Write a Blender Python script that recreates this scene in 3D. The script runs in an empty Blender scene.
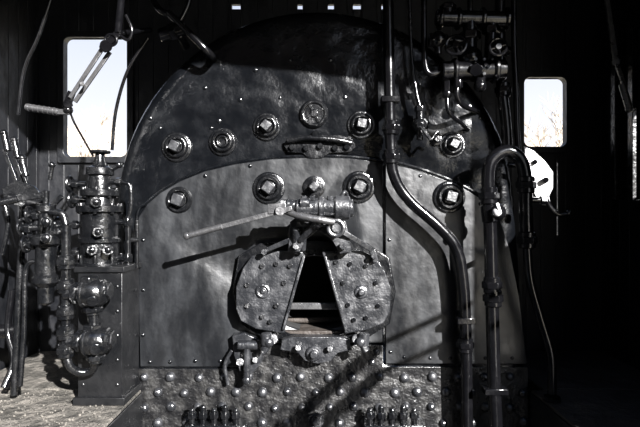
import bpy,bmesh,math,random
from mathutils import Vector,Matrix
random.seed(4)
S=.0045; D=2.24; H=1.45
def K(y): return S*(D+y)/D
def W(px,py,y):
    k=K(y); return Vector(((px-320)*k,y,H+(213.5-py)*k))
scn=bpy.context.scene
scn.view_settings.view_transform='Standard'
scn.view_settings.exposure=0.0
scn.view_settings.gamma=0.93

# ---------------- materials ----------------
def mat(name,base,rough=.35,metal=0,bump=.25,bscale=35,dust=None,damt=.5,dscale=6,streak=False,spec=.5,rvar=.15,coat=0,big=1.0):
    m=bpy.data.materials.new(name); m.use_nodes=True
    nt=m.node_tree; N=nt.nodes; L=nt.links
    p=N['Principled BSDF']
    tc=N.new('ShaderNodeTexCoord')
    p.inputs['Metallic'].default_value=metal
    p.inputs['Specular IOR Level'].default_value=spec
    p.inputs['Coat Weight'].default_value=coat
    p.inputs['Coat Roughness'].default_value=.12
    n1=N.new('ShaderNodeTexNoise'); n1.inputs['Scale'].default_value=bscale; n1.inputs['Detail'].default_value=5
    L.new(tc.outputs['Object'],n1.inputs['Vector'])
    n2=N.new('ShaderNodeTexNoise'); n2.inputs['Scale'].default_value=dscale; n2.inputs['Detail'].default_value=7; n2.inputs['Roughness'].default_value=.65
    if streak:
        mp=N.new('ShaderNodeMapping'); mp.inputs['Scale'].default_value=(4,4,1.6)
        L.new(tc.outputs['Object'],mp.inputs['Vector']); L.new(mp.outputs[0],n2.inputs['Vector'])
    else: L.new(tc.outputs['Object'],n2.inputs['Vector'])
    mr=N.new('ShaderNodeMapRange'); mr.inputs[1].default_value=.35; mr.inputs[2].default_value=.68
    mr.inputs[3].default_value=max(.03,rough-rvar); mr.inputs[4].default_value=rough+rvar
    L.new(n2.outputs[0],mr.inputs[0]); L.new(mr.outputs[0],p.inputs['Roughness'])
    if dust:
        mx=N.new('ShaderNodeMix'); mx.data_type='RGBA'
        mx.inputs[6].default_value=(*base,1); mx.inputs[7].default_value=(*dust,1)
        m2=N.new('ShaderNodeMapRange'); m2.inputs[1].default_value=.45; m2.inputs[2].default_value=.75; m2.inputs[3].default_value=0; m2.inputs[4].default_value=damt
        L.new(n2.outputs[0],m2.inputs[0]); L.new(m2.outputs[0],mx.inputs[0]); L.new(mx.outputs[2],p.inputs['Base Color'])
    else: p.inputs['Base Color'].default_value=(*base,1)
    b=N.new('ShaderNodeBump'); b.inputs['Strength'].default_value=bump; b.inputs['Distance'].default_value=.01
    n3=N.new('ShaderNodeTexNoise'); n3.inputs['Scale'].default_value=bscale/5; n3.inputs['Detail'].default_value=1
    L.new(tc.outputs['Object'],n3.inputs['Vector'])
    ad=N.new('ShaderNodeMath'); ad.operation='MULTIPLY_ADD'; ad.inputs[1].default_value=2.2*big
    L.new(n3.outputs[0],ad.inputs[0]); L.new(n1.outputs[0],ad.inputs[2]); L.new(ad.outputs[0],b.inputs['Height'])
    L.new(b.outputs[0],p.inputs['Normal'])
    return m
M_head=mat('black_boiler_paint',(.0025,.0029,.0037),.22,bump=.30,bscale=36,dust=(.008,.009,.011),damt=.5,dscale=7,rvar=.10,spec=.8,big=2.6)
M_panel=mat('worn_black_jacket',(.0035,.004,.005),.38,bump=.14,bscale=38,dust=(.016,.018,.021),damt=.8,dscale=1.6,streak=True,rvar=.11,spec=.95,big=2.4)
M_low=mat('sooty_riveted_plate',(.007,.007,.0075),.36,bump=.45,bscale=90,dust=(.034,.033,.031),damt=.8,dscale=16,spec=.8)
M_cast=mat('black_casting',(.0035,.0038,.0045),.23,bump=.22,bscale=80,dust=(.016,.016,.017),damt=.5,dscale=20,rvar=.09,spec=.9)
M_ped=mat('pedestal_enamel',(.004,.0043,.005),.34,bump=.12,bscale=50,dust=(.014,.014,.015),damt=.5,dscale=9,rvar=.08,spec=.8)
M_door=mat('fire_door_iron',(.013,.0137,.0155),.34,bump=.26,bscale=110,dust=(.045,.046,.05),damt=.8,dscale=14,spec=1.0)
M_pipe=mat('black_pipe_paint',(.003,.003,.0036),.17,bump=.10,bscale=30,dust=(.008,.008,.009),damt=.4,dscale=18,rvar=.07,spec=.7)
M_steel=mat('worn_steel',(.17,.17,.175),.36,metal=.8,bump=.2,bscale=70,dust=(.06,.058,.055),damt=.7,dscale=25)
M_rust=mat('rusty_iron',(.03,.024,.02),.7,bump=.6,bscale=80,dust=(.05,.042,.036),damt=.8,dscale=20)
M_wood=mat('dark_painted_planks',(.005,.0055,.007),.5,bump=.2,bscale=40,dust=(.008,.008,.010),damt=.5,dscale=8,streak=True)
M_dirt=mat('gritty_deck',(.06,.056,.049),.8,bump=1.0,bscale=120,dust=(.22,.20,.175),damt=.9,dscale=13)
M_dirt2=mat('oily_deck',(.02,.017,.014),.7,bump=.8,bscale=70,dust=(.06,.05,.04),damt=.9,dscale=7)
M_soot=mat('soot',(.006,.006,.006),.9,bump=.4,bscale=50)
M_ceil=mat('ceiling_soot_paint',(.003,.003,.004),.6,bump=.3,bscale=20)
M_white=mat('pale_glare_plate',(.55,.55,.56),.35,metal=.2,bump=.15,bscale=60,dust=(.3,.3,.3),damt=.5,dscale=20)  # pale base colour stands in for specular glare on the quadrant
M_bark=mat('bark',(.42,.36,.30),.9,bump=.3)
M_grass=mat('dry_ground',(.45,.40,.30),.95,bump=.3,bscale=3,dust=(.3,.28,.2),damt=.8,dscale=1)
M_coal=mat('tender_paint',(.015,.015,.015),.6,bump=.8,bscale=12)
M_blocker=mat('sky_blocker_brick',(.05,.04,.035),.9,bump=.5,bscale=6,dust=(.03,.025,.022),damt=.8,dscale=1)  # dark surface for the added sky blocker

# ---------------- builder ----------------
def frame(ax):
    ax=ax.normalized(); t=Vector((0,0,1)) if abs(ax.z)<.9 else Vector((1,0,0))
    u=ax.cross(t).normalized(); v=ax.cross(u).normalized(); return u,v,ax
class B:
    def __init__(s): s.v=[];s.f=[];s.m=[]
    def add(s,vs,fs,mi=0):
        o=len(s.v); s.v+= [Vector(a) for a in vs]
        for f in fs: s.f.append([i+o for i in f]); s.m.append(mi)
    def lathe(s,p,ax,prof,seg=20,mi=0,rot=0):
        p=Vector(p); u,v,a=frame(Vector(ax)); vs=[];fs=[]
        for d,r in prof:
            for i in range(seg):
                t=2*math.pi*i/seg+rot; vs.append(p+a*d+(u*math.cos(t)+v*math.sin(t))*max(r,1e-4))
        for j in range(len(prof)-1):
            for i in range(seg):
                i2=(i+1)%seg; fs.append((j*seg+i,j*seg+i2,(j+1)*seg+i2,(j+1)*seg+i))
        fs.append(tuple(range(seg))[::-1]); fs.append(tuple((len(prof)-1)*seg+i for i in range(seg)))
        s.add(vs,fs,mi)
    def cyl(s,p0,p1,r,r1=None,seg=18,mi=0,c=.12,rot=0):
        p0=Vector(p0);p1=Vector(p1); r1=r if r1 is None else r1; L=(p1-p0).length; k=min(r,r1)*c; k=min(k,L*.3)
        s.lathe(p0,p1-p0,[(0,r-k),(k,r),(L-k,r1),(L,r1-k)],seg,mi,rot)
    def hexn(s,p0,p1,r,mi=0,n=6,rot=.3): s.cyl(p0,p1,r,seg=n,mi=mi,c=.1,rot=rot)
    def ball(s,c,r,ax=(0,0,1),st=1,seg=18,mi=0):
        s.lathe(Vector(c)-Vector(ax).normalized()*r*st,ax,[(r*st*(1-math.cos(math.pi*i/10)),r*math.sin(math.pi*i/10)) for i in range(11)],seg,mi)
    def dome(s,c,r,h,ax=(0,-1,0),seg=14,mi=0):
        s.lathe(c,ax,[(h*math.sin(math.pi/2*i/6),r*math.cos(math.pi/2*i/6)) for i in range(7)],seg,mi)
    def tube(s,pts,r,seg=16,mi=0,smooth=True,sub=8,r1=None):
        pts=[Vector(p) for p in pts]
        if smooth and len(pts)>2:
            q=[]; P=[pts[0]*2-pts[1]]+pts+[pts[-1]*2-pts[-2]]
            for i in range(1,len(P)-2):
                a,b,c,d=P[i-1:i+3]
                for k in range(sub):
                    t=k/sub; q.append(.5*((2*b)+(c-a)*t+(2*a-5*b+4*c-d)*t*t+(-a+3*b-3*c+d)*t**3))
            q.append(pts[-1]); pts=q
        n=len(pts); vs=[];fs=[]; up=None
        for i,p in enumerate(pts):
            t=(pts[min(i+1,n-1)]-pts[max(i-1,0)]).normalized()
            if up is None: up=frame(t)[0]
            u=(up-t*up.dot(t)).normalized(); up=u; v=t.cross(u)
            rr=r if r1 is None else r+(r1-r)*i/(n-1)
            for k in range(seg):
                a=2*math.pi*k/seg; vs.append(p+(u*math.cos(a)+v*math.sin(a))*rr)
        for j in range(n-1):
            for i in range(seg):
                i2=(i+1)%seg; fs.append((j*seg+i,j*seg+i2,(j+1)*seg+i2,(j+1)*seg+i))
        fs.append(tuple(range(seg))[::-1]); fs.append(tuple((n-1)*seg+i for i in range(seg)))
        s.add(vs,fs,mi)
    def torus(s,c,ax,R,r,seg=28,k=8,mi=0):
        c=Vector(c);u,v,a=frame(Vector(ax)); vs=[];fs=[]
        for i in range(seg):
            t=2*math.pi*i/seg; d=u*math.cos(t)+v*math.sin(t)
            for j in range(k):
                q=2*math.pi*j/k; vs.append(c+d*(R+r*math.cos(q))+a*r*math.sin(q))
        for i in range(seg):
            for j in range(k):
                fs.append((i*k+j,((i+1)%seg)*k+j,((i+1)%seg)*k+(j+1)%k,i*k+(j+1)%k))
        s.add(vs,fs,mi)
    def wheel(s,c,ax,R,r,mi=0,sp=4):
        c=Vector(c);u,v,a=frame(Vector(ax)); s.torus(c,ax,R,r,mi=mi)
        s.cyl(c-a*r*1.6,c+a*r*1.6,r*2.2,mi=mi)
        for i in range(sp):
            t=2*math.pi*i/sp+.3; s.cyl(c,c+(u*math.cos(t)+v*math.sin(t))*R,r*.8,seg=8,mi=mi)
    def box(s,c,sz,M=None,mi=0):
        c=Vector(c); vs=[]
        for x in(-.5,.5):
            for y in(-.5,.5):
                for z in(-.5,.5):
                    q=Vector((x*sz[0],y*sz[1],z*sz[2]))
                    if M: q=M@q
                    vs.append(c+q)
        s.add(vs,[(0,1,3,2),(4,6,7,5),(0,4,5,1),(2,3,7,6),(0,2,6,4),(1,5,7,3)],mi)
    def bx(s,x0,x1,y0,y1,z0,z1,mi=0): s.box(((x0+x1)/2,(y0+y1)/2,(z0+z1)/2),(abs(x1-x0),abs(y1-y0),abs(z1-z0)),mi=mi)
    def bar(s,p0,p1,w,t,mi=0):
        p0=Vector(p0);p1=Vector(p1);d=(p1-p0); a=d.normalized(); yv=Vector((0,1,0)); n=a.cross(yv).normalized(); q=n.cross(a).normalized()
        M=Matrix((a,q,n)).transposed(); s.box((p0+p1)/2,(d.length,t,w),M,mi)
    def prism(s,poly,yf,yb,mi=0):
        n=len(poly); vs=[(x,yf,z) for x,z in poly]+[(x,yb,z) for x,z in poly]
        fs=[tuple(range(n)),tuple(range(2*n-1,n-1,-1))]+[(i,i+n,(i+1)%n+n,(i+1)%n) for i in range(n)]
        s.add(vs,fs,mi)
    def pprism(s,pp,yf,yb,mi=0):
        q=[W(a,b,yf) for a,b in pp]; s.prism([(v.x,v.z) for v in q],yf,yb,mi)
    def ring(s,outer,inner,yf,yb,mi=0):
        n=len(outer); vs=[(x,yf,z) for x,z in outer]+[(x,yf,z) for x,z in inner]+[(x,yb,z) for x,z in outer]+[(x,yb,z) for x,z in inner]
        fs=[]
        for i in range(n):
            j=(i+1)%n
            fs+=[(i,j,n+j,n+i),(2*n+j,2*n+i,3*n+i,3*n+j),(i,2*n+i,2*n+j,j),(n+j,3*n+j,3*n+i,n+i)]
        s.add(vs,fs,mi)
    def obj(s,name,mats,bevel=.003,parent=None,smooth=True):
        if not isinstance(mats,(list,tuple)): mats=[mats]
        lo=Vector([min(v[i] for v in s.v) for i in range(3)]); hi=Vector([max(v[i] for v in s.v) for i in range(3)]); c=(lo+hi)/2
        me=bpy.data.meshes.new(name); me.from_pydata([v-c for v in s.v],[],s.f)
        for m in mats: me.materials.append(m)
        for p,mi in zip(me.polygons,s.m): p.material_index=mi; p.use_smooth=smooth
        bm=bmesh.new(); bm.from_mesh(me); bmesh.ops.recalc_face_normals(bm,faces=bm.faces); bm.to_mesh(me); bm.free()
        if smooth: me.set_sharp_from_angle(angle=math.radians(40))
        o=bpy.data.objects.new(name,me); scn.collection.objects.link(o); o.location=c
        if bevel:
            md=o.modifiers.new('b','BEVEL'); md.width=bevel; md.segments=2; md.limit_method='ANGLE'; md.angle_limit=math.radians(55)
        if parent: o.parent=parent
        return o
def empty(name,loc=(0,0,0)):
    e=bpy.data.objects.new(name,None); scn.collection.objects.link(e); e.empty_display_size=.1; return e
def rrect(cx,cz,w,h,r,n=6):
    o=[]
    for k,(sx,sz) in enumerate(((1,1),(-1,1),(-1,-1),(1,-1))):
        for i in range(n+1):
            a=math.pi/2*(k+i/n); o.append((cx+sx*(w/2-r)+r*math.cos(a),cz+sz*(h/2-r)+r*math.sin(a)))
    return o

# ---------------- backhead ----------------
back=empty('boiler_backhead')
def cutbool(o,cutter):
    md=o.modifiers.new('cut','BOOLEAN'); md.object=cutter; md.operation='DIFFERENCE'; md.solver='EXACT'
    dg=bpy.context.evaluated_depsgraph_get(); me=bpy.data.meshes.new_from_object(o.evaluated_get(dg))
    o.modifiers.clear(); o.data=me
out=[]
for i in range(49):
    a=math.pi*i/48; out.append((316+203*math.cos(a)+ (0),210-203*math.sin(a)))
out+= [(113,300),(110,420),(108,520)]
out+= [(532,520),(531,420),(529,362),(523,260)]
ow=[(W(a,b,0).x,W(a,b,0).z) for a,b in out]
def inset(poly,d):
    n=len(poly); r=[]
    cx=sum(p[0] for p in poly)/n; cz=sum(p[1] for p in poly)/n
    for i in range(n):
        a=Vector(poly[i-1]);b=Vector(poly[i]);c=Vector(poly[(i+1)%n])
        e1=(b-a).normalized();e2=(c-b).normalized()
        n1=Vector((-e1.y,e1.x));n2=Vector((-e2.y,e2.x)); m=(n1+n2).normalized()
        if m.dot(Vector((cx,cz))-b)<0: m=-m
        r.append(tuple(b+m*d/max(.5,abs(m.dot(n1)))))
    return r
b=B(); R=.075; rings=[]
for i in range(9):
    f=math.pi/2*i/8; rings.append((inset(ow,R*(1-math.sin(f))),R*(1-math.cos(f))))
rings.append((ow,.585)); n=len(ow); vs=[];fs=[]
for poly,y in rings: vs+=[(x,y,z) for x,z in poly]
for j in range(len(rings)-1):
    for i in range(n):
        i2=(i+1)%n; fs.append((j*n+i,j*n+i2,(j+1)*n+i2,(j+1)*n+i))
fs.append(tuple(range(n))); fs.append(tuple((len(rings)-1)*n+i for i in range(n)))
b.add(vs,fs); head=b.obj('backhead_plate',M_head,0)
c=B(); hc=W(315,293,0)
c.prism([(hc.x+.235*math.cos(2*math.pi*i/36),hc.z+.17*math.sin(2*math.pi*i/36)) for i in range(36)],-.2,.42)
cut=c.obj('cutter',M_soot,0)
head.data.materials.append(M_soot)
cutbool(head,cut); head.parent=back
b=B(); b.pprism([(140,367),(138,300),(138,218),(147,204),(160,193),(180,181),(205,171),(235,164),(270,159),(316,157),(350,158),(383,162.5),(383,343),(245,343),(245,367)],-.014,.0)
pl=b.obj('jacket_plate_left',M_panel,0); cutbool(pl,cut); pl.parent=back
pl.modifiers.new('b','BEVEL').width=.003
b=B(); b.pprism([(385.5,364),(385.5,163),(410,168),(440,178),(465,189),(485,201),(499,216),(510,250),(520,300),(527,364)],-.016,.0)
pr=b.obj('jacket_plate_right',M_panel,0); cutbool(pr,cut); pr.parent=back
pr.modifiers.new('b','BEVEL').width=.003
bpy.data.objects.remove(cut)
b=B(); b.pprism([(120,520),(122,369),(246,369),(246,345),(383,345),(383,367),(528,367),(530,520)],-.006,.0)
b.obj('lower_riveted_plate',M_low,.002,back)
b=B()
for r_,row in enumerate(range(377,515,15)):
    for q in range(-1,16):
        px=146+q*26+(13 if r_%2 else 0)+random.uniform(-2,2)
        if 122<px<526: b.dome(W(px,row+random.uniform(-1,1),-.006),.021*random.uniform(.85,1.1),.020)
for px,py in [(262,352),(377,352),(372,362)]: b.dome(W(px,py,-.006),.016,.013)
b.obj('staybolt_heads',M_door,0,back)
b=B()
for px,py in [(150,362),(170,362),(195,361),(220,361),(390,352),(404,357),(430,358),(450,358),(485,358),(512,358),(389,240),(389,290),(143,240),(143,290),(143,335),(205,176),(250,166),(420,176),(480,204)]:
    b.dome(W(px,py,-.014),.009,.006)
for px,py in [(219,121),(211,128),(205,88),(255,70),(372,72),(330,60),(290,60),(150,118),(480,118),(420,78),(160,128),(345,97),(280,98),(240,100),(395,98)]:
    b.dome(W(px,py,0),.012*random.uniform(.6,1),.005)
b.obj('panel_rivets',M_head,0,back)
b=B(); b.tube([W(x,y,-.006) for x,y in [(138,300),(137,218),(147,203),(160,192),(180,180),(205,170),(235,163),(270,158),(316,156),(350,157),(385,161),(410,166),(440,176),(465,187),(485,199),(500,214)]],.008,seg=8)
b.obj('lap_seam',M_head,0,back)

# ---------------- washout plugs ----------------
def plug(px,py,R=15,rot=.3,kind=0,y0=0):
    b=B(); k=S; p=W(px,py,y0); p.y=y0
    r=R*k
    if kind!=2:
        b.lathe(p,(0,-1,0),[(0,r),(.006,r),(.010,r*.94),(.011,r*.80),(.022,r*.74),(.028,r*.68),(.028,r*.52),(.012,r*.48)],28)
    else: b.lathe(p,(0,-1,0),[(0,r*.95),(.008,r*.9),(.012,r*.7)],24)
    if kind==1:
        b.lathe(p+Vector((0,-.012,0)),(0,-1,0),[(0,r*.48),(.012,r*.44),(.014,r*.30),(.004,r*.26)],20)
    else:
        q=p+Vector((0,-.010,0)); b.lathe(q,(0,-1,0),[(0,r*.46),(.014,r*.44)],20)
        a=r*.50; M=Matrix.Rotation(rot,3,'Y'); b.box(q+Vector((0,-.028,0)),(a*1.25,.038,a*1.25),M,mi=1)
    b.obj('washout_plug',[M_cast,M_door],.003)
plug(177,147,15,.45); plug(223,142,14,0,1); plug(267,127,14,.7); plug(361,125,14,.2); plug(452,145,13,.5)
plug(180,200,17,.35,0,-.0); plug(269,188,16,.65,0,-.014); plug(314,187,12,.75,2,-.014); plug(359,187,16,.5,0,-.014); plug(449,197,16,.25,0,-.016)
b=B(); p=W(314,114,0); b.lathe(p,(0,-1,0),[(0,.064),(.01,.064),(.02,.055),(.02,.047),(.013,.044),(.013,.02),(.02,.016)],28)
for a in(.5,2.07): 
    d=Vector((math.cos(a),0,math.sin(a))); b.bar(p+Vector((0,-.014,0))-d*.045,p+Vector((0,-.014,0))+d*.045,.012,.006)
b.obj('inspection_cap',M_cast,.002)
b=B(); b.pprism([(284,146),(288,138),(300,135),(340,135),(352,139),(356,147),(350,152),(330,153),(322,158),(308,158),(302,153),(288,152)],-.02,0)
b.tube([W(287,141,-.03),W(305,138,-.04),W(330,139,-.04),W(352,143,-.03)],.012)
for x,y in [(292,147),(306,148),(320,146),(335,148),(347,147)]: b.hexn(W(x,y,-.0),W(x,y,-.036),.014)
b.hexn(W(316,134,-.0),W(316,134,-.05),.018)
b.obj('blowdown_bracket',M_cast,.002)

# ---------------- fire door ----------------
fd=empty('fire_door')
b=B(); yF=-.05
fr_out=[(238,256),(260,243),(315,240),(368,243),(390,258),(396,292),(390,324),(368,338),(315,341),(262,338),(240,324),(232,292)]
fr_in=[(275,264),(290,258),(315,256),(340,258),(352,264),(360,292),(352,328),(340,334),(315,335),(290,334),(277,328),(268,292)]
wo=[(W(a,c_,yF).x,W(a,c_,yF).z) for a,c_ in fr_out]; wi=[(W(a,c_,yF).x,W(a,c_,yF).z) for a,c_ in fr_in]
b.ring(wo,wi,yF,-.014)
b.obj('door_frame',M_cast,.006,fd)
yL=-.10
b=B()
b.pprism([(306,252),(268,251),(252,256),(243,268),(236,287),(236,309),(241,321),(256,329),(280,333),(284,333)],yL,yL+.04)
for x,y,r in [(263,291,.032)]: b.lathe(W(x,y,yL),(0,-1,0),[(0,r),(.006,r),(.01,r*.7),(.004,r*.6),(.004,r*.35),(.016,r*.3)],20)
for x,y in [(262,266),(276,264),(290,266),(247,285),(247,306),(262,317),(276,306),(284,283),(270,322)]: b.hexn(W(x,y,yL),W(x,y,yL-.01),.0115,mi=1)
b.obj('door_leaf_left',[M_door,M_cast],.006,fd)
b=B()
b.pprism([(322,252),(362,251),(375,257),(384,269),(391,288),(390,312),(384,323),(368,330),(345,334)],yL-.004,yL+.036)
b.lathe(W(361,292,yL),(0,-1,0),[(0,.030),(.008,.030),(.013,.022),(.013,.014),(.03,.012)],20)
for x,y in [(336,262),(350,264),(343,283),(348,305),(354,320),(376,283),(378,306),(366,318),(366,266)]: b.hexn(W(x,y,yL),W(x,y,yL-.014),.0105,mi=1)
b.obj('door_leaf_right',[M_door,M_cast],.006,fd)
b=B()
b.bar(W(304,256,yL-.006),W(283,330,yL-.006),.012,.014); b.bar(W(325,256,yL-.01),W(346,330,yL-.01),.012,.014)
b.obj('leaf_edge_ribs',M_door,.003,fd)
b=B(); 
b.cyl(W(268,320,.10),W(362,320,.10),.014)
b.bx(W(275,0,0).x,W(357,0,0).x,-.04,.12,W(0,336,0).z,W(0,329,0).z)
b.obj('firehole_sill',M_rust,.004,fd)
b=B(); b.bar(W(270,306,-.01),W(360,306,-.01),.03,.02); b.obj('firehole_bar',M_steel,.004,fd)
b=B()
b.pprism([(282,340),(292,337),(338,337),(350,340),(352,350),(338,353),(331,361),(318,364),(305,361),(298,353),(280,350)],-.09,-.02)
b.lathe(W(314,353,-.09),(0,-1,0),[(0,.034),(.01,.034),(.016,.028),(.016,.018),(.035,.016)],20)
b.hexn(W(330,349,-.09),W(330,349,-.12),.014); b.hexn(W(298,348,-.09),W(298,348,-.12),.014)
for x in(273,357):
    sx=-1 if x<300 else 1
    b.cyl(W(x-7*sx*-1,333,-.13),W(x+6*sx,345,-.13),.024); b.ball(W(x+4*sx,342,-.14),.022); b.cyl(W(x,339,-.13),W(x,339,-.04),.022); b.hexn(W(x+6*sx,345,-.13),W(x+9*sx,351,-.13),.018)
b.obj('door_bottom_bracket',M_door,.003,fd)
b=B()
b.pprism([(232,336),(244,333),(260,340),(262,362),(252,374),(240,372),(234,356)],-.06,-.0)
b.cyl(W(238,345,-.09),W(258,345,-.09),.02); b.cyl(W(247,345,-.09),W(247,380,-.08),.015); b.ball(W(247,380,-.08),.02)
b.hexn(W(240,362,-.05),W(240,362,-.1),.018); b.hexn(W(255,360,-.05),W(255,360,-.09),.014)
b.tube([W(232,350,-.05),W(225,365,-.05),W(228,385,-.04)],.008)
b.obj('door_latch_casting',M_door,.003,fd)
yc=-.24
b=B()
b.cyl(W(296,208,yc),W(338,208,yc),.040); b.cyl(W(318,208,yc),W(324,208,yc),.047); b.cyl(W(334,208,yc),W(350,208,yc),.050); b.cyl(W(348,208,yc),W(353,208,yc),.036)
b.cyl(W(286,205,yc),W(298,207,yc),.028); b.hexn(W(280,204,yc),W(288,205,yc),.022)
b.tube([W(340,198,yc),W(345,192,yc),W(348,200,yc+.1)],.008)
b.cyl(W(300,203,yc-.03),W(310,203,yc-.03),.02); 
for x in(304,312,330): b.hexn(W(x,200,yc-.02),W(x,196,yc-.02),.012)
b.obj('air_cylinder',M_door,.003,fd)
b=B()
b.cyl(W(187,236,yc-.03),W(222,226.5,yc-.03),.0125,.0125); b.bar(W(220,227,yc-.03),W(292,208,yc-.03),.020,.012); b.ball(W(187,236,yc-.03),.0145)
b.cyl(W(280,211,yc-.05),W(280,211,yc+.01),.02); b.bar(W(268,209,yc-.03),W(286,208,yc-.03),.04,.02)
b.tube([W(283,210,yc),W(300,216,yc-.03),W(322,220,yc-.04),W(334,222,yc-.03)],.014)
b.obj('door_hand_lever',M_steel,.002,fd)
b=B()
b.pprism([(290,222),(300,214),(338,214),(346,222),(350,240),(352,252),(340,254),(332,240),(318,230),(306,240),(300,252),(288,252),(289,236)],-.17,-.10)
b.bx(W(297,0,-.16).x,W(340,0,-.16).x,yc+.02,-.0,W(0,226,-.12).z,W(0,216,-.12).z)
b.cyl(W(296,228,-.20),W(296,252,-.14),.016); b.cyl(W(305,222,-.2),W(303,250,-.14),.012)
b.cyl(W(336,228,-.26),W(336,228,-.1),.032); b.cyl(W(336,228,-.275),W(336,228,-.25),.018)
b.torus(W(336,228,-.26),(0,1,0),.03,.009)
b.ball(W(318,222,-.25),.024); b.cyl(W(318,222,-.25),W(300,240,-.18),.013)
b.bar(W(340,230,-.2),W(372,250,-.13),.022,.014); b.bar(W(372,250,-.13),W(376,262,-.12),.026,.014); b.hexn(W(374,256,-.12),W(374,256,-.15),.014)
b.bar(W(290,240,-.16),W(262,252,-.125),.020,.014); b.hexn(W(264,252,-.11),W(264,252,-.15),.014)
b.hexn(W(296,246,-.13),W(296,246,-.2),.016); b.hexn(W(343,246,-.13),W(343,246,-.2),.016)
b.obj('door_linkage_bracket',M_door,.003,fd)

# ---------------- bottom row brackets ----------------
def shaker(x0,n):
    b=B()
    b.bx(W(x0-4,0,-.07).x,W(x0+n*11+2,0,-.07).x,-.09,-.006,W(0,438,-.07).z,W(0,424,-.07).z)
    for i in range(n):
        x=x0+i*11
        b.cyl(W(x+2,426,-.07),W(x+2,410-(i%2)*3,-.07),.013); b.hexn(W(x+2,418,-.07),W(x+2,412,-.07),.021); b.dome(W(x+2,410-(i%2)*3,-.07),.013,.01,(0,0,1))
    b.obj('grate_shaker_rods',M_cast,.002)
shaker(190,5); shaker(368,5)
b=B(); b.cyl(W(316,421,-.006),W(316,421,-.12),.035); b.hexn(W(316,421,-.12),W(316,421,-.15),.02); b.cyl(W(316,421,-.08),W(316,450,-.08),.02); b.obj('drain_valve',M_cast,.002)

# ---------------- right pipes ----------------
def union(b,p,ax,r,L=.04,hexa=True):
    p=Vector(p);ax=Vector(ax).normalized()
    b.cyl(p-ax*L*.5,p+ax*L*.5,r*1.25); (b.hexn if hexa else b.cyl)(p-ax*L*.22,p+ax*L*.22,r*1.5)
b=B(); y=-.10
P=[(388,-22),(389,60),(391,150),(395,178),(410,201),(438,226),(456,248),(463,280),(466,340),(468,480)]
b.tube([W(a,c_,y) for a,c_ in P],.024)
for a,c_ in [(391,128),(391,157),(465,345)]: union(b,W(a,c_,y),(0,0,1),.026,.06)
for a,c_ in [(390,100),(465,320)]: b.bar(W(a-9,c_,y-.0),W(a+9,c_,y),.025,.056); b.cyl(W(a,c_,y),W(a,c_,0),.015)
b.obj('steam_pipe',M_pipe,.002)
b=B(); y=-.17
b.tube([W(a,c_,y) for a,c_ in [(497,480),(496,427),(494,380),(492,300),(490,225),(488,178),(492,160),(506,151),(519,158),(525,176),(526,215),(527,245)]],.027)
for a,c_ in [(489,196),(492,285),(493,298),(526,185),(527,240)]: union(b,W(a,c_,y),(0,0,1),.028,.07)
b.ball(W(497,212,y-.02),.036); b.hexn(W(497,212,y-.02),W(497,212,y-.075),.024); b.cyl(W(489,205,y),W(491,222,y),.036)
b.tube([W(527,245,y),W(530,280,y),W(541,320,y),(W(550,350,y)),W(552,370,y),Vector((.965,y,.70))],.018)
b.cyl(Vector((.965,y,.672)),Vector((.965,y,.69)),.035)
b.cyl(W(490,255,y),W(492,255,0),.012); b.cyl(W(495,390,y),W(495,390,0),.012); b.bar(W(483,390,y),W(506,390,y),.024,.06)
b.cyl(W(519,200,y+.03),W(540,200,y+.03),.012); b.hexn(W(540,200,y+.03),W(546,200,y+.03),.02)
b.obj('injector_pipe',M_pipe,.002)
b=B(); b.ball(W(497,212,-.235),.021); b.cyl(W(497,212,-.25),W(497,212,-.2),.014); b.bar(W(500,212,-.255),W(497,203,-.25),.012,.008); b.obj('pipe_plug',M_white,.002)
b=B(); y=-.08
b.tube([W(a,c_,y) for a,c_ in [(500,-25),(500,30),(501,80),(505,115),(507,140),(507,150)]],.022); union(b,W(503,90,y),(0,0,1),.024,.06)
b.tube([W(a,c_,y) for a,c_ in [(514,-25),(514,40),(516,90),(517,130),(519,155)]],.012)
b.obj('branch_pipe',M_pipe,.002)
b=B(); y=-.08
b.pprism([(524,146),(534,151),(545,161),(553,172),(553,188),(549,196),(551,206),(543,205),(536,196),(531,186),(528,168)],y,y+.008)
b.obj('lever_quadrant',M_white,.001)
b=B(); b.tube([W(545,196,y-.01),W(550,207,y-.01),W(558,214,y-.01),W(567,214,y-.01)],.010); b.ball(W(568,213,y-.01),.013)
b.cyl(W(546,180,y-.03),W(546,180,y+.02),.012); b.cyl(W(535,162,y-.015),W(535,162,y+.08),.010); b.cyl(W(530,165,y+.005),W(508,165,y+.005),.012)
b.obj('quadrant_lever',M_pipe,.002)

b=B(); y=-.07
p=W(420,125,0); b.lathe(p,(0,-1,0),[(0,.04),(.012,.038),(.02,.022),(.07,.02)],20); b.ball(W(420,125,y),.03); b.cyl(W(420,125,y),W(420,108,y),.018); b.hexn(W(420,112,y),W(420,106,y),.025)
b.cyl(W(420,125,y),W(420,140,y),.015); b.bar(W(420,125,y-.035),W(431,140,y-.035),.014,.01); b.cyl(W(420,125,y),W(420,125,y-.04),.014)
b.tube([W(420,107,y),W(416,90,y),W(412,60,y),W(410,20,y),W(409,-20,y)],.008); b.tube([W(431,140,y-.035),W(437,132,y-.03),W(441,136,y-.02)],.006)
b.obj('try_cock',M_cast,.002)
b=B(); b.lathe(W(436,140,0),(0,-1,0),[(0,.028),(.01,.026),(.014,.014),(.03,.012)],16); b.obj('staybolt_cap',M_cast,.002)
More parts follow.
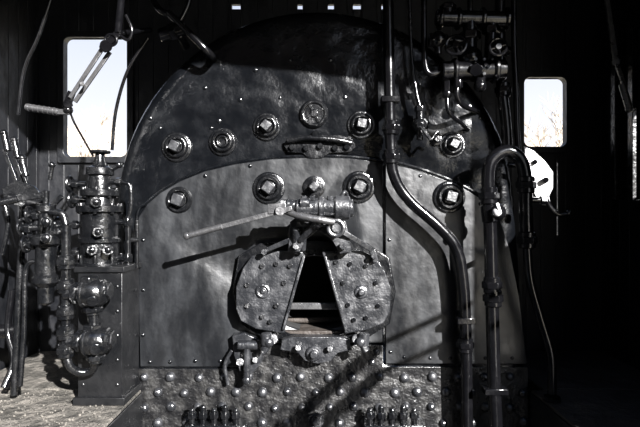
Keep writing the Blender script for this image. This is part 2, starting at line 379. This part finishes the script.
# turret valve cluster
b=B(); y=-.12
b.cyl(W(441,72,y),W(505,70,y),.045); b.cyl(W(452,72,y),W(456,72,y),.058); b.cyl(W(492,70,y),W(497,70,y),.058)
b.cyl(W(470,72,y),W(470,20,y),.030); b.hexn(W(470,40,y),W(470,32,y),.045); b.ball(W(470,58,y),.05)
b.cyl(W(490,66,y),W(492,15,y),.026); b.hexn(W(491,34,y),W(491,27,y),.038)
b.cyl(W(470,20,y),W(470,-20,y),.012); b.wheel(W(456,45,y-.07),(-.3,-1,.1),.04,.007); b.cyl(W(456,45,y-.07),W(462,58,y),.014)
b.cyl(W(480,84,y-.03),W(480,72,y),.022); b.ball(W(480,86,y-.03),.026); b.hexn(W(447,92,y),W(447,72,y),.02); b.ball(W(447,94,y),.022)
b.cyl(W(476,70,y),W(476,70,0),.03); b.hexn(W(476,70,y-.04),W(476,70,y-.07),.028)
for i in range(6):
    a=i*math.pi/3; b.hexn(W(476,70,y)+Vector((.035*math.cos(a),-.03,.035*math.sin(a))),W(476,70,y)+Vector((.035*math.cos(a),-.055,.035*math.sin(a))),.008)
b.tube([W(441,72,y),W(430,74,y),W(425,64,y),W(424,30,y),W(424,-20,y)],.013)
b.tube([W(447,95,y),W(449,112,y),W(462,124,y+.05),W(468,130,0)],.009)
b.cyl(W(436,18,y),W(508,20,y),.034); 
for x in(440,458,482,506): b.cyl(W(x-2,19,y),W(x+2,19,y),.047)
b.cyl(W(448,19,y),W(448,4,y),.028); b.hexn(W(448,10,y),W(448,5,y),.036)
b.cyl(W(432,40,y-.04),W(446,40,y-.02),.026); b.ball(W(438,40,y-.04),.036); b.hexn(W(429,40,y-.04),W(434,40,y-.04),.032); b.cyl(W(438,40,y-.04),W(438,54,y-.04),.015); b.cyl(W(446,40,y-.02),W(466,42,y),.018)
b.cyl(W(496,46,y-.05),W(508,52,y-.03),.022); b.ball(W(498,47,y-.05),.032); b.wheel(W(498,47,y-.11),(0,-1,0),.034,.006); b.cyl(W(498,47,y-.05),W(498,47,y-.11),.009)
b.tube([W(458,84,y-.03),W(457,96,y-.03),W(464,106,y-.0),W(478,112,0)],.011); b.hexn(W(458,88,y-.03),W(458,80,y-.03),.02)
b.obj('steam_turret_valve',M_pipe,.002)
b=B(); 
b.tube([W(168,12,-.12),W(188,32,-.12),W(208,52,-.1),W(214,58,0)],.015)
b.cyl(W(160,36,-.1),W(186,28,-.1),.03); b.cyl(W(178,34,-.1),W(186,46,0),.02); b.hexn(W(170,33,-.1),W(176,31,-.1),.04)
b.tube([W(186,-35,-.1),W(190,-5,-.1),W(184,14,-.1),W(176,26,-.1)],.01); b.tube([W(150,-35,-.1),W(152,-5,-.1),W(160,10,-.12),W(170,14,-.12)],.013)
b.obj('overhead_piping',M_pipe,.002)

# ---------------- left: throttle lever ----------------
b=B(); y=-.35
b.cyl(W(26,107,y),W(58,112,y),.0135,mi=1); 
for i in range(6): b.torus(W(29+i*5,107.6+i*.75,y),(1,0,-.12),.0135,.0022,seg=16,k=6,mi=1)
b.bar(W(58,112,y),W(70,112,y),.02,.015,mi=1); b.ball(W(68,110,y),.018,mi=0); b.hexn(W(68,104,y-.02),W(68,104,y+.02),.018)
b.bar(W(66,108,y),W(72,92,y),.022,.02); b.bar(W(70,98,y-.012),W(104,46,y-.012),.015,.008,mi=1); b.bar(W(75,102,y+.012),W(110,52,y+.012),.015,.008,mi=1)
b.cyl(W(106,46,y-.03),W(106,46,y+.03),.022,mi=0); b.bar(W(102,50,y),W(118,34,y),.026,.016); b.hexn(W(82,84,y-.03),W(82,84,y+.03),.009,mi=1)
b.cyl(W(118,34,y),W(124,-30,y+.1),.014); b.torus(W(111,40,y-.01),(0,1,0),.022,.005,mi=0); b.tube([W(118,34,y),W(128,40,y),W(132,30,y),W(126,15,y)],.006)
b.cyl(W(118,34,y),W(150,30,-.0),.012)
b.obj('throttle_lever',[M_pipe,M_steel],.0015)
b=B()
b.tube([W(68,106,-.3),W(74,122,-.28),W(84,140,-.22),W(93,156,-.15)],.004); b.tube([W(18,115,-.2),W(24,70,-.2),W(40,32,-.2),W(60,-30,-.2)],.007)
b.tube([W(148,38,-.05),W(128,70,-.05),W(116,110,-.03),(W(112,150,-.03))],.007)
b.obj('copper_tubing',M_pipe,0)

# pedestal
b=B(); y0=-.21
x0=W(78,0,y0).x; x1=W(122,0,y0).x; zt=W(0,272,y0).z; zd=.672
b.bx(x0,x1,y0,-.02,zd,zt)
b.bx(x0-.012,x1+.012,y0-.012,-.02,zt-.0,zt+.022); b.bx(x0-.015,x1+.015,y0-.015,-.02,zd,zd+.03)
for i in range(5):
    for sx in (x0+.02,x1-.02): b.dome((sx,y0,zd+.08+i*.1),.008,.005)
b.obj('lubricator_pedestal',M_ped,.018)
# lubricator
b=B(); y=-.12; k=K(y)
p=Vector(((100-320)*k,y,0)); zz=lambda r:H+(213.5-r)*k
base=zt+.022
prof=[(base,23),(zz(262),23),(zz(261),18),(zz(243),18),(zz(242),20),(zz(238),20),(zz(237),18),(zz(213),18),(zz(212),22),(zz(206),22),(zz(205),14),(zz(197),13),(zz(196),18),(zz(190),18),(zz(189),11),(zz(176),10),(zz(175),13),(zz(168),13),(zz(166),8),(zz(160),5),(zz(150),4)]
b.lathe((p.x,p.y,0),(0,0,1),[(a,r*k) for a,r in prof],28)
b.wheel((p.x,y,zz(152)),(0,0,1),.036,.006)
for r_ in (209,193,265):
    for i in range(8):
        a=i*math.pi/4+.2; rr=(20 if r_!=193 else 15.5)*k; q=Vector((p.x+rr*math.cos(a),y+rr*math.sin(a),zz(r_+5 if r_!=265 else 264))); b.hexn(q,q+Vector((0,0,.045)),.008)
b.cyl(W(128,266,y),W(128,216,y),.012); b.hexn(W(128,262,y),W(128,254,y),.02); b.hexn(W(128,226,y),W(128,218,y),.02)
for r_ in(222,258): b.cyl(W(112,r_,y),W(129,r_,y),.012)
b.cyl(W(137,268,y+.03),W(137,220,y+.03),.009); b.cyl(W(128,240,y),W(138,240,y+.03),.01)
for q,r_ in((98,232),(92,250),(108,250),(96,202)):
    b.cyl(W(q,r_,y),W(q,r_,y-.10),.017); b.hexn(W(q,r_,y-.085),W(q,r_,y-.105),.024); b.dome(W(q,r_,y-.105),.014,.012)
for r_,q in((225,58),(252,62),(184,70),(200,72)):
    b.cyl(W(86,r_,y),W(q,r_,y),.011); b.hexn(W(78,r_,y),W(73,r_,y),.02); b.wheel(W(q,r_,y),(1,0,0),.03,.006)
b.cyl(W(110,182,y),W(122,182,y),.012); b.hexn(W(116,182,y),W(121,182,y),.02); b.tube([W(122,182,y),W(130,186,y),W(131,205,y),W(129,216,y)],.008)
b.cyl(W(108,172,y),W(118,166,y),.009); b.ball(W(119,165,y),.014)
b.obj('hydrostatic_lubricator',M_cast,.0015)
def valve(px,py,y):
    b.ball(W(px,py,y),.058,(1,0,0),1.2,seg=28); b.cyl(W(px-3,py,y),W(px-3,py-14,y),.032); b.hexn(W(px-3,py-11,y),W(px-3,py-17,y),.038)
    b.cyl(W(px+6,py-2,y),W(px+14,py-2,y),.045); b.hexn(W(px+13,py-2,y),W(px+18,py-2,y),.034); b.cyl(W(px-10,py,y),W(px-6,py,y),.058)
    b.cyl(W(px-28,py+1,y),W(px-8,py,y),.028); b.hexn(W(px-20,py,y),W(px-14,py,y),.042)
    b.cyl(W(px+2,py+3,y),W(px-1,py+9,y-.06),.020)
    b.cyl(W(px,py+8,y),W(px,py+22,y),.026); b.hexn(W(px,py+14,y),W(px,py+19,y),.038)
b=B(); valve(93,293,-.30); valve(96,341,-.30)
b.cyl(W(93,300,-.3),W(94,338,-.3),.018)
b.cyl(W(93,293,-.3),W(93,293,-.2),.025); b.cyl(W(96,341,-.3),W(96,341,-.2),.025)
b.tube([W(66,225,-.3),W(66,270,-.3),W(66,352,-.3)],.018)
for r_ in(262,286,312,332,350): union(b,W(66,r_,-.3),(0,0,1),.024,.055)
b.tube([W(66,352,-.3),W(70,366,-.3),W(80,372,-.28),W(92,370,-.27),W(96,360,-.3)],.016)
b.tube([W(66,225,-.3),W(62,214,-.3),W(50,212,-.3)],.014)
b.obj('injector_valve',M_cast,.002)
b=B(); y=-.28
b.lathe((W(46,0,y).x,y,0),(0,0,1),[(H-.36,.012),(H-.35,.03),(H-.29,.03),(H-.27,.05),(H-.25,.05),(H-.24,.04),(H-.13,.038),(H-.12,.055),(H-.09,.055),(H-.08,.03),(H-.0,.026),(H+.01,.036),(H+.03,.036),(H+.04,.012),(H+.09,.012)],20)
b.bar(W(48,194,y-.0),W(18,199,y-.03),.022,.016); b.cyl(W(18,199,y-.03),W(0,203,y-.04),.014); b.bar(W(48,210,y),W(62,196,y),.018,.014)
b.cyl(W(50,180,y),W(52,166,y),.008); b.ball(W(52,165,y),.013)
for r_ in(222,238): b.cyl(W(46,r_,y),W(46,r_,y-.09),.018); b.hexn(W(46,r_,y-.07),W(46,r_,y-.09),.022); b.dome(W(46,r_,y-.09),.018,.014)
for r_,q in((228,22),(244,26),(215,30)): b.cyl(W(46,r_,y),W(q,r_,y),.014); b.hexn(W(q+10,r_,y),W(q+4,r_,y),.024); b.wheel(W(q,r_,y),(1,0,.1),.03,.006)
b.cyl(W(46,232,y),W(66,232,y-.0),.014); b.hexn(W(56,232,y),W(61,232,y),.024)
b.tube([W(46,290,y),W(46,270,y),W(38,262,y),W(26,270,y),W(24,330,y),W(20,386,y)],.010)
b.obj('brake_valve_stand',M_cast,.0015)
b=B(); y=-.18
for (a,c_),(d,e) in (((4,133),(20,192)),((14,140),(28,196)),((22,158),(36,206))):
    b.bar(W(a,c_+16,y),W(d,e,y),.016,.012); b.cyl(W(a,c_,y),W(a+4,c_+18,y),.013); b.ball(W(a,c_,y),.015)
b.cyl(W(10,198,y-.02),W(46,206,y-.02),.022); b.cyl(W(24,198,y),W(14,395,y),.014); b.hexn(W(20,200,y-.05),W(20,200,y),.03)
b.pprism([(2,188),(16,180),(34,186),(44,198),(40,206),(22,196),(4,200)],y-.01,y)
b.tube([W(4,200,y),W(8,225,y),W(2,255,y)],.01)
b.obj('reversing_levers',M_cast,.0015)
b=B(); b.tube([W(12,290,-.1),W(8,330,-.12),W(14,360,-.15),W(4,388,-.2)],.014); b.cyl(W(-10,332,-.1),W(20,330,-.1),.03)
b.obj('drain_elbow',M_pipe,.002)

b=B(); y=.1
b.bar(W(604,-20,y),W(616,62,y),.022,.014); b.bar(W(616,62,y),W(625,88,y),.018,.012); b.cyl(W(622,84,y),W(629,108,y),.016); b.ball(W(629,109,y),.017); b.hexn(W(616,62,y-.02),W(616,62,y+.02),.018)
b.obj('whistle_lever',M_steel,.0015)

# ---------------- room shell ----------------
yw=.60; zc=H+1.32; zdk=.67
def zrow(r,y): return W(0,r,y).z
def xcol(c_,y): return W(c_,0,y).x
wL=(xcol(65,yw),xcol(128,yw),zrow(157,yw),zrow(38,yw))
wR=(xcol(523,yw),xcol(565,yw),zrow(147,yw),zrow(78,yw))
small=[(xcol(c_-w/2,yw),xcol(c_+w/2,yw),zrow(9,yw),zrow(4,yw)) for c_,w in((236,9),(300,5),(331,6),(357,8),(385,7))]
def planks(u0,u1,z0,z1,holes,pitch=.085):
    us=[u0]; 
    while us[-1]+pitch<u1: us.append(us[-1]+pitch)
    us.append(u1)
    for h in holes: us+=[h[0],h[1]]
    us=sorted(set(round(u,4) for u in us)); res=[]
    for a,c_ in zip(us,us[1:]):
        if c_-a<.002: continue
        m=(a+c_)/2; iv=[(z0,z1)]
        for h in holes:
            if h[0]<=m<=h[1]:
                nv=[]
                for p,q in iv:
                    if h[3]<=p or h[2]>=q: nv.append((p,q)); continue
                    if h[2]>p: nv.append((p,h[2]))
                    if h[3]<q: nv.append((h[3],q))
                iv=nv
        for p,q in iv: res.append((a,c_,p,q))
    return res
XW=1.6
b=B()
for a,c_,p,q in planks(-XW-.03,XW+.03,0,zc,[wL,wR]+small): b.bx(a,c_,yw,yw+.03,p,q)
b.obj('wall_front',M_wood,.003)
yr0=-1.45
ws=(.17,.243,zrow(195,.25),zrow(108,.25))
ws2=(-1.30,-.90,H+.50,H+.92)  # extra unseen opening, added so sun reaches the lever quadrant
b=B()
for a,c_,p,q in planks(yr0,yw,0,zc,[ws,ws2]): b.bx(XW,XW+.03,a,c_,p,q)
b.obj('wall_right',M_wood,.003)
b=B()
for a,c_,p,q in planks(-1.3,yw,0,zc,[]): b.bx(-XW-.03,-XW,a,c_,p,q)
b.obj('wall_left',M_wood,.003)
def winframe(name,w,r):
    e=empty(name); b=B(); cx=(w[0]+w[1])/2; cz=(w[2]+w[3])/2; ww=w[1]-w[0]; hh=w[3]-w[2]
    b.ring(rrect(cx,cz,ww+.07,hh+.07,.012),rrect(cx,cz,ww,hh,r),yw-.02,yw+.03)
    b.obj('frame',M_wood,.003,e); return e
winframe('window_1',wL,.035); winframe('window_2',wR,.035)
for nm,ww_ in(('window_3',(-.62,.262,zrow(200,.25),zrow(28,.25))),('sun_opening',ws2)):
    e=empty(nm); b=B()
    for ya in (ww_[0],ww_[1]): b.bx(XW-.03,XW+.03,ya,ya+.04,ww_[2],ww_[3])
    b.bx(XW-.03,XW+.03,ww_[0],ww_[1]+.04,ww_[2]-.04,ww_[2]); b.bx(XW-.03,XW+.03,ww_[0],ww_[1]+.04,ww_[3],ww_[3]+.04)
    if nm=='window_3':
        for ya in (-.58,-.22,.10): b.bx(XW-.02,XW-.0,ya,ya+.05,ww_[2],ww_[3])
    b.obj('frame',M_cast,.003,e)
b=B(); b.bx(XW-.06,XW-.0,.36,.40,zrow(200,.38),zrow(25,.38)); b.obj('trim_1',M_cast,.004)
b=B(); n=16
pts=[(-XW-.08+ (2*XW+.16)*i/n, zc+.18*math.sin(math.pi*i/n)) for i in range(n+1)]
poly=pts+[(x,z+.04) for x,z in reversed(pts)]
b.prism(poly,-1.45,.68); b.prism([(-XW-.03,zc)]+pts[1:-1]+[(XW+.03,zc)],yw,yw+.03)
b.obj('ceiling',M_ceil,0)
b=B(); b.bx(-XW+.005,XW-.005,-2.6,yw-.005,-.05,0); b.obj('floor',M_dirt2,.004)
def deck(x0,x1,y0,y1,mt,ins):
    b=B(); b.bx(x0,x1,y0,y1,.001,zdk-.012,mi=0); b.bx(x0+ins[0],x1-ins[1],y0+.01,y1-.004,zdk-.012,zdk,mi=1); b.obj('deck_platform',[M_ped,mt],0.003)
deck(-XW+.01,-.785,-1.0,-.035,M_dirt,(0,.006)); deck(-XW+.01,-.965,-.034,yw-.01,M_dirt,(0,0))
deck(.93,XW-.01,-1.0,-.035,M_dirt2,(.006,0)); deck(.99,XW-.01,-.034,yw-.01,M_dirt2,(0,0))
b=B()
for i in range(500):
    x=random.uniform(-1.5,-.80); y=random.uniform(-.55,-.05); r=random.uniform(.002,.006); b.ball((x,y,zdk+r*.6),r,(random.random(),random.random(),1),.7,seg=5)
b.obj('coal_grit',M_dirt,0,smooth=False)
b=B()  # unseen rails, added to cast diagonal shadow bands on the lower plate
for dz in(0,-.13): b.cyl((1.4,-1.8,H+.40+dz),(1.4,-2.5,H+.40+dz),.032)
for yy in(-2.5,): b.cyl((1.4,yy,0.001),(1.4,yy,H+.46),.018)
b.cyl((1.4,-1.8,H+.41),(XW-.0,-1.46,H+.41),.014); b.cyl((1.4,-1.8,H+.28),(XW,-1.46,H+.28),.014)
b.obj('shadow_rails',M_pipe,0)
b=B(); b.bx(-1.5,1.5,-5.2,-3.1,-.2,H+.05); b.bx(-1.5,1.5,-3.14,-3.08,H+.05,H+.12)
b.prism([(-1.4,H+.05),(1.4,H+.05),(1.1,H+.45),(.5,H+.7),(-.3,H+.78),(-1.1,H+.5)],-5.1,-3.5)
b.obj('tender_coal_bunker',M_coal,.02)
b=B(); b.bx(-26,2.2,-16,-9,-1.5,7.5); b.prism([(-26.4,7.5),(2.6,7.5),(-12,10.5)],-16.3,-8.7)  # invented building behind the camera, keeps sky reflections off the backhead
for i in range(8): b.bx(-24+i*3.3,-22.2+i*3.3,-9.05,-8.98,1,4.5)
b.obj('sky_blocker_shed',M_blocker,.02)

b=B(); b.box((0,0,-1.55),(160,160,.1)); b.obj('ground',M_grass,0)
def tree(x,y,h,seed):
    rnd=random.Random(seed); b=B()
    def br(p,d,L,r,lv):
        q=p+d*L; m=(p+q)/2+Vector((rnd.uniform(-1,1),rnd.uniform(-1,1),0))*L*.05
        b.tube([p,m,q],r,seg=5,sub=2,r1=r*.6)
        if lv==0: return
        for i in range(4 if lv>1 else 3):
            t=rnd.uniform(.45,1); nd=(d+Vector((rnd.uniform(-1,1),rnd.uniform(-1,1),rnd.uniform(-.2,.6)))*.7).normalized()
            br(p+(q-p)*t,nd,L*rnd.uniform(.5,.75),r*.6,lv-1)
    br(Vector((x,y,-1.5)),Vector((0,0,1)),h*.4,h*.012,5)
    b.obj('bare_tree',M_bark,0)
tree(-9.2,19,8.6,1); tree(-11.2,21,8.8,2); tree(10.2,20,9.4,3); tree(12.4,23,8.6,4); tree(-13,23,9,5)

# ---------------- light ----------------
sd=bpy.data.lights.new('sun','SUN'); sd.energy=25; sd.angle=math.radians(.6); sd.color=(1,.98,.965)
so=bpy.data.objects.new('sun',sd); scn.collection.objects.link(so); so.location=(4,-6,5)
so.rotation_euler=Vector((-.16,.25,-.14)).to_track_quat('-Z','Y').to_euler()
w=bpy.data.worlds.new('World'); scn.world=w; w.use_nodes=True; nt=w.node_tree
bg=nt.nodes['Background']; tc=nt.nodes.new('ShaderNodeTexCoord'); sp=nt.nodes.new('ShaderNodeSeparateXYZ'); cr=nt.nodes.new('ShaderNodeValToRGB')
nt.links.new(tc.outputs['Generated'],sp.inputs[0]); nt.links.new(sp.outputs[2],cr.inputs[0]); nt.links.new(cr.outputs[0],bg.inputs[0])
cr.color_ramp.elements[0].position=.15; cr.color_ramp.elements[0].color=(.93,.95,1,1); cr.color_ramp.elements[1].position=.8; cr.color_ramp.elements[1].color=(.22,.38,.75,1)
bg.inputs[1].default_value=1.1

cd=bpy.data.cameras.new('camera'); cd.lens=28; cd.sensor_width=36; co=bpy.data.objects.new('camera',cd); scn.collection.objects.link(co)
co.location=(0,-D,H); co.rotation_euler=(math.pi/2,0,0); cd.clip_start=.05; cd.clip_end=300; scn.camera=co
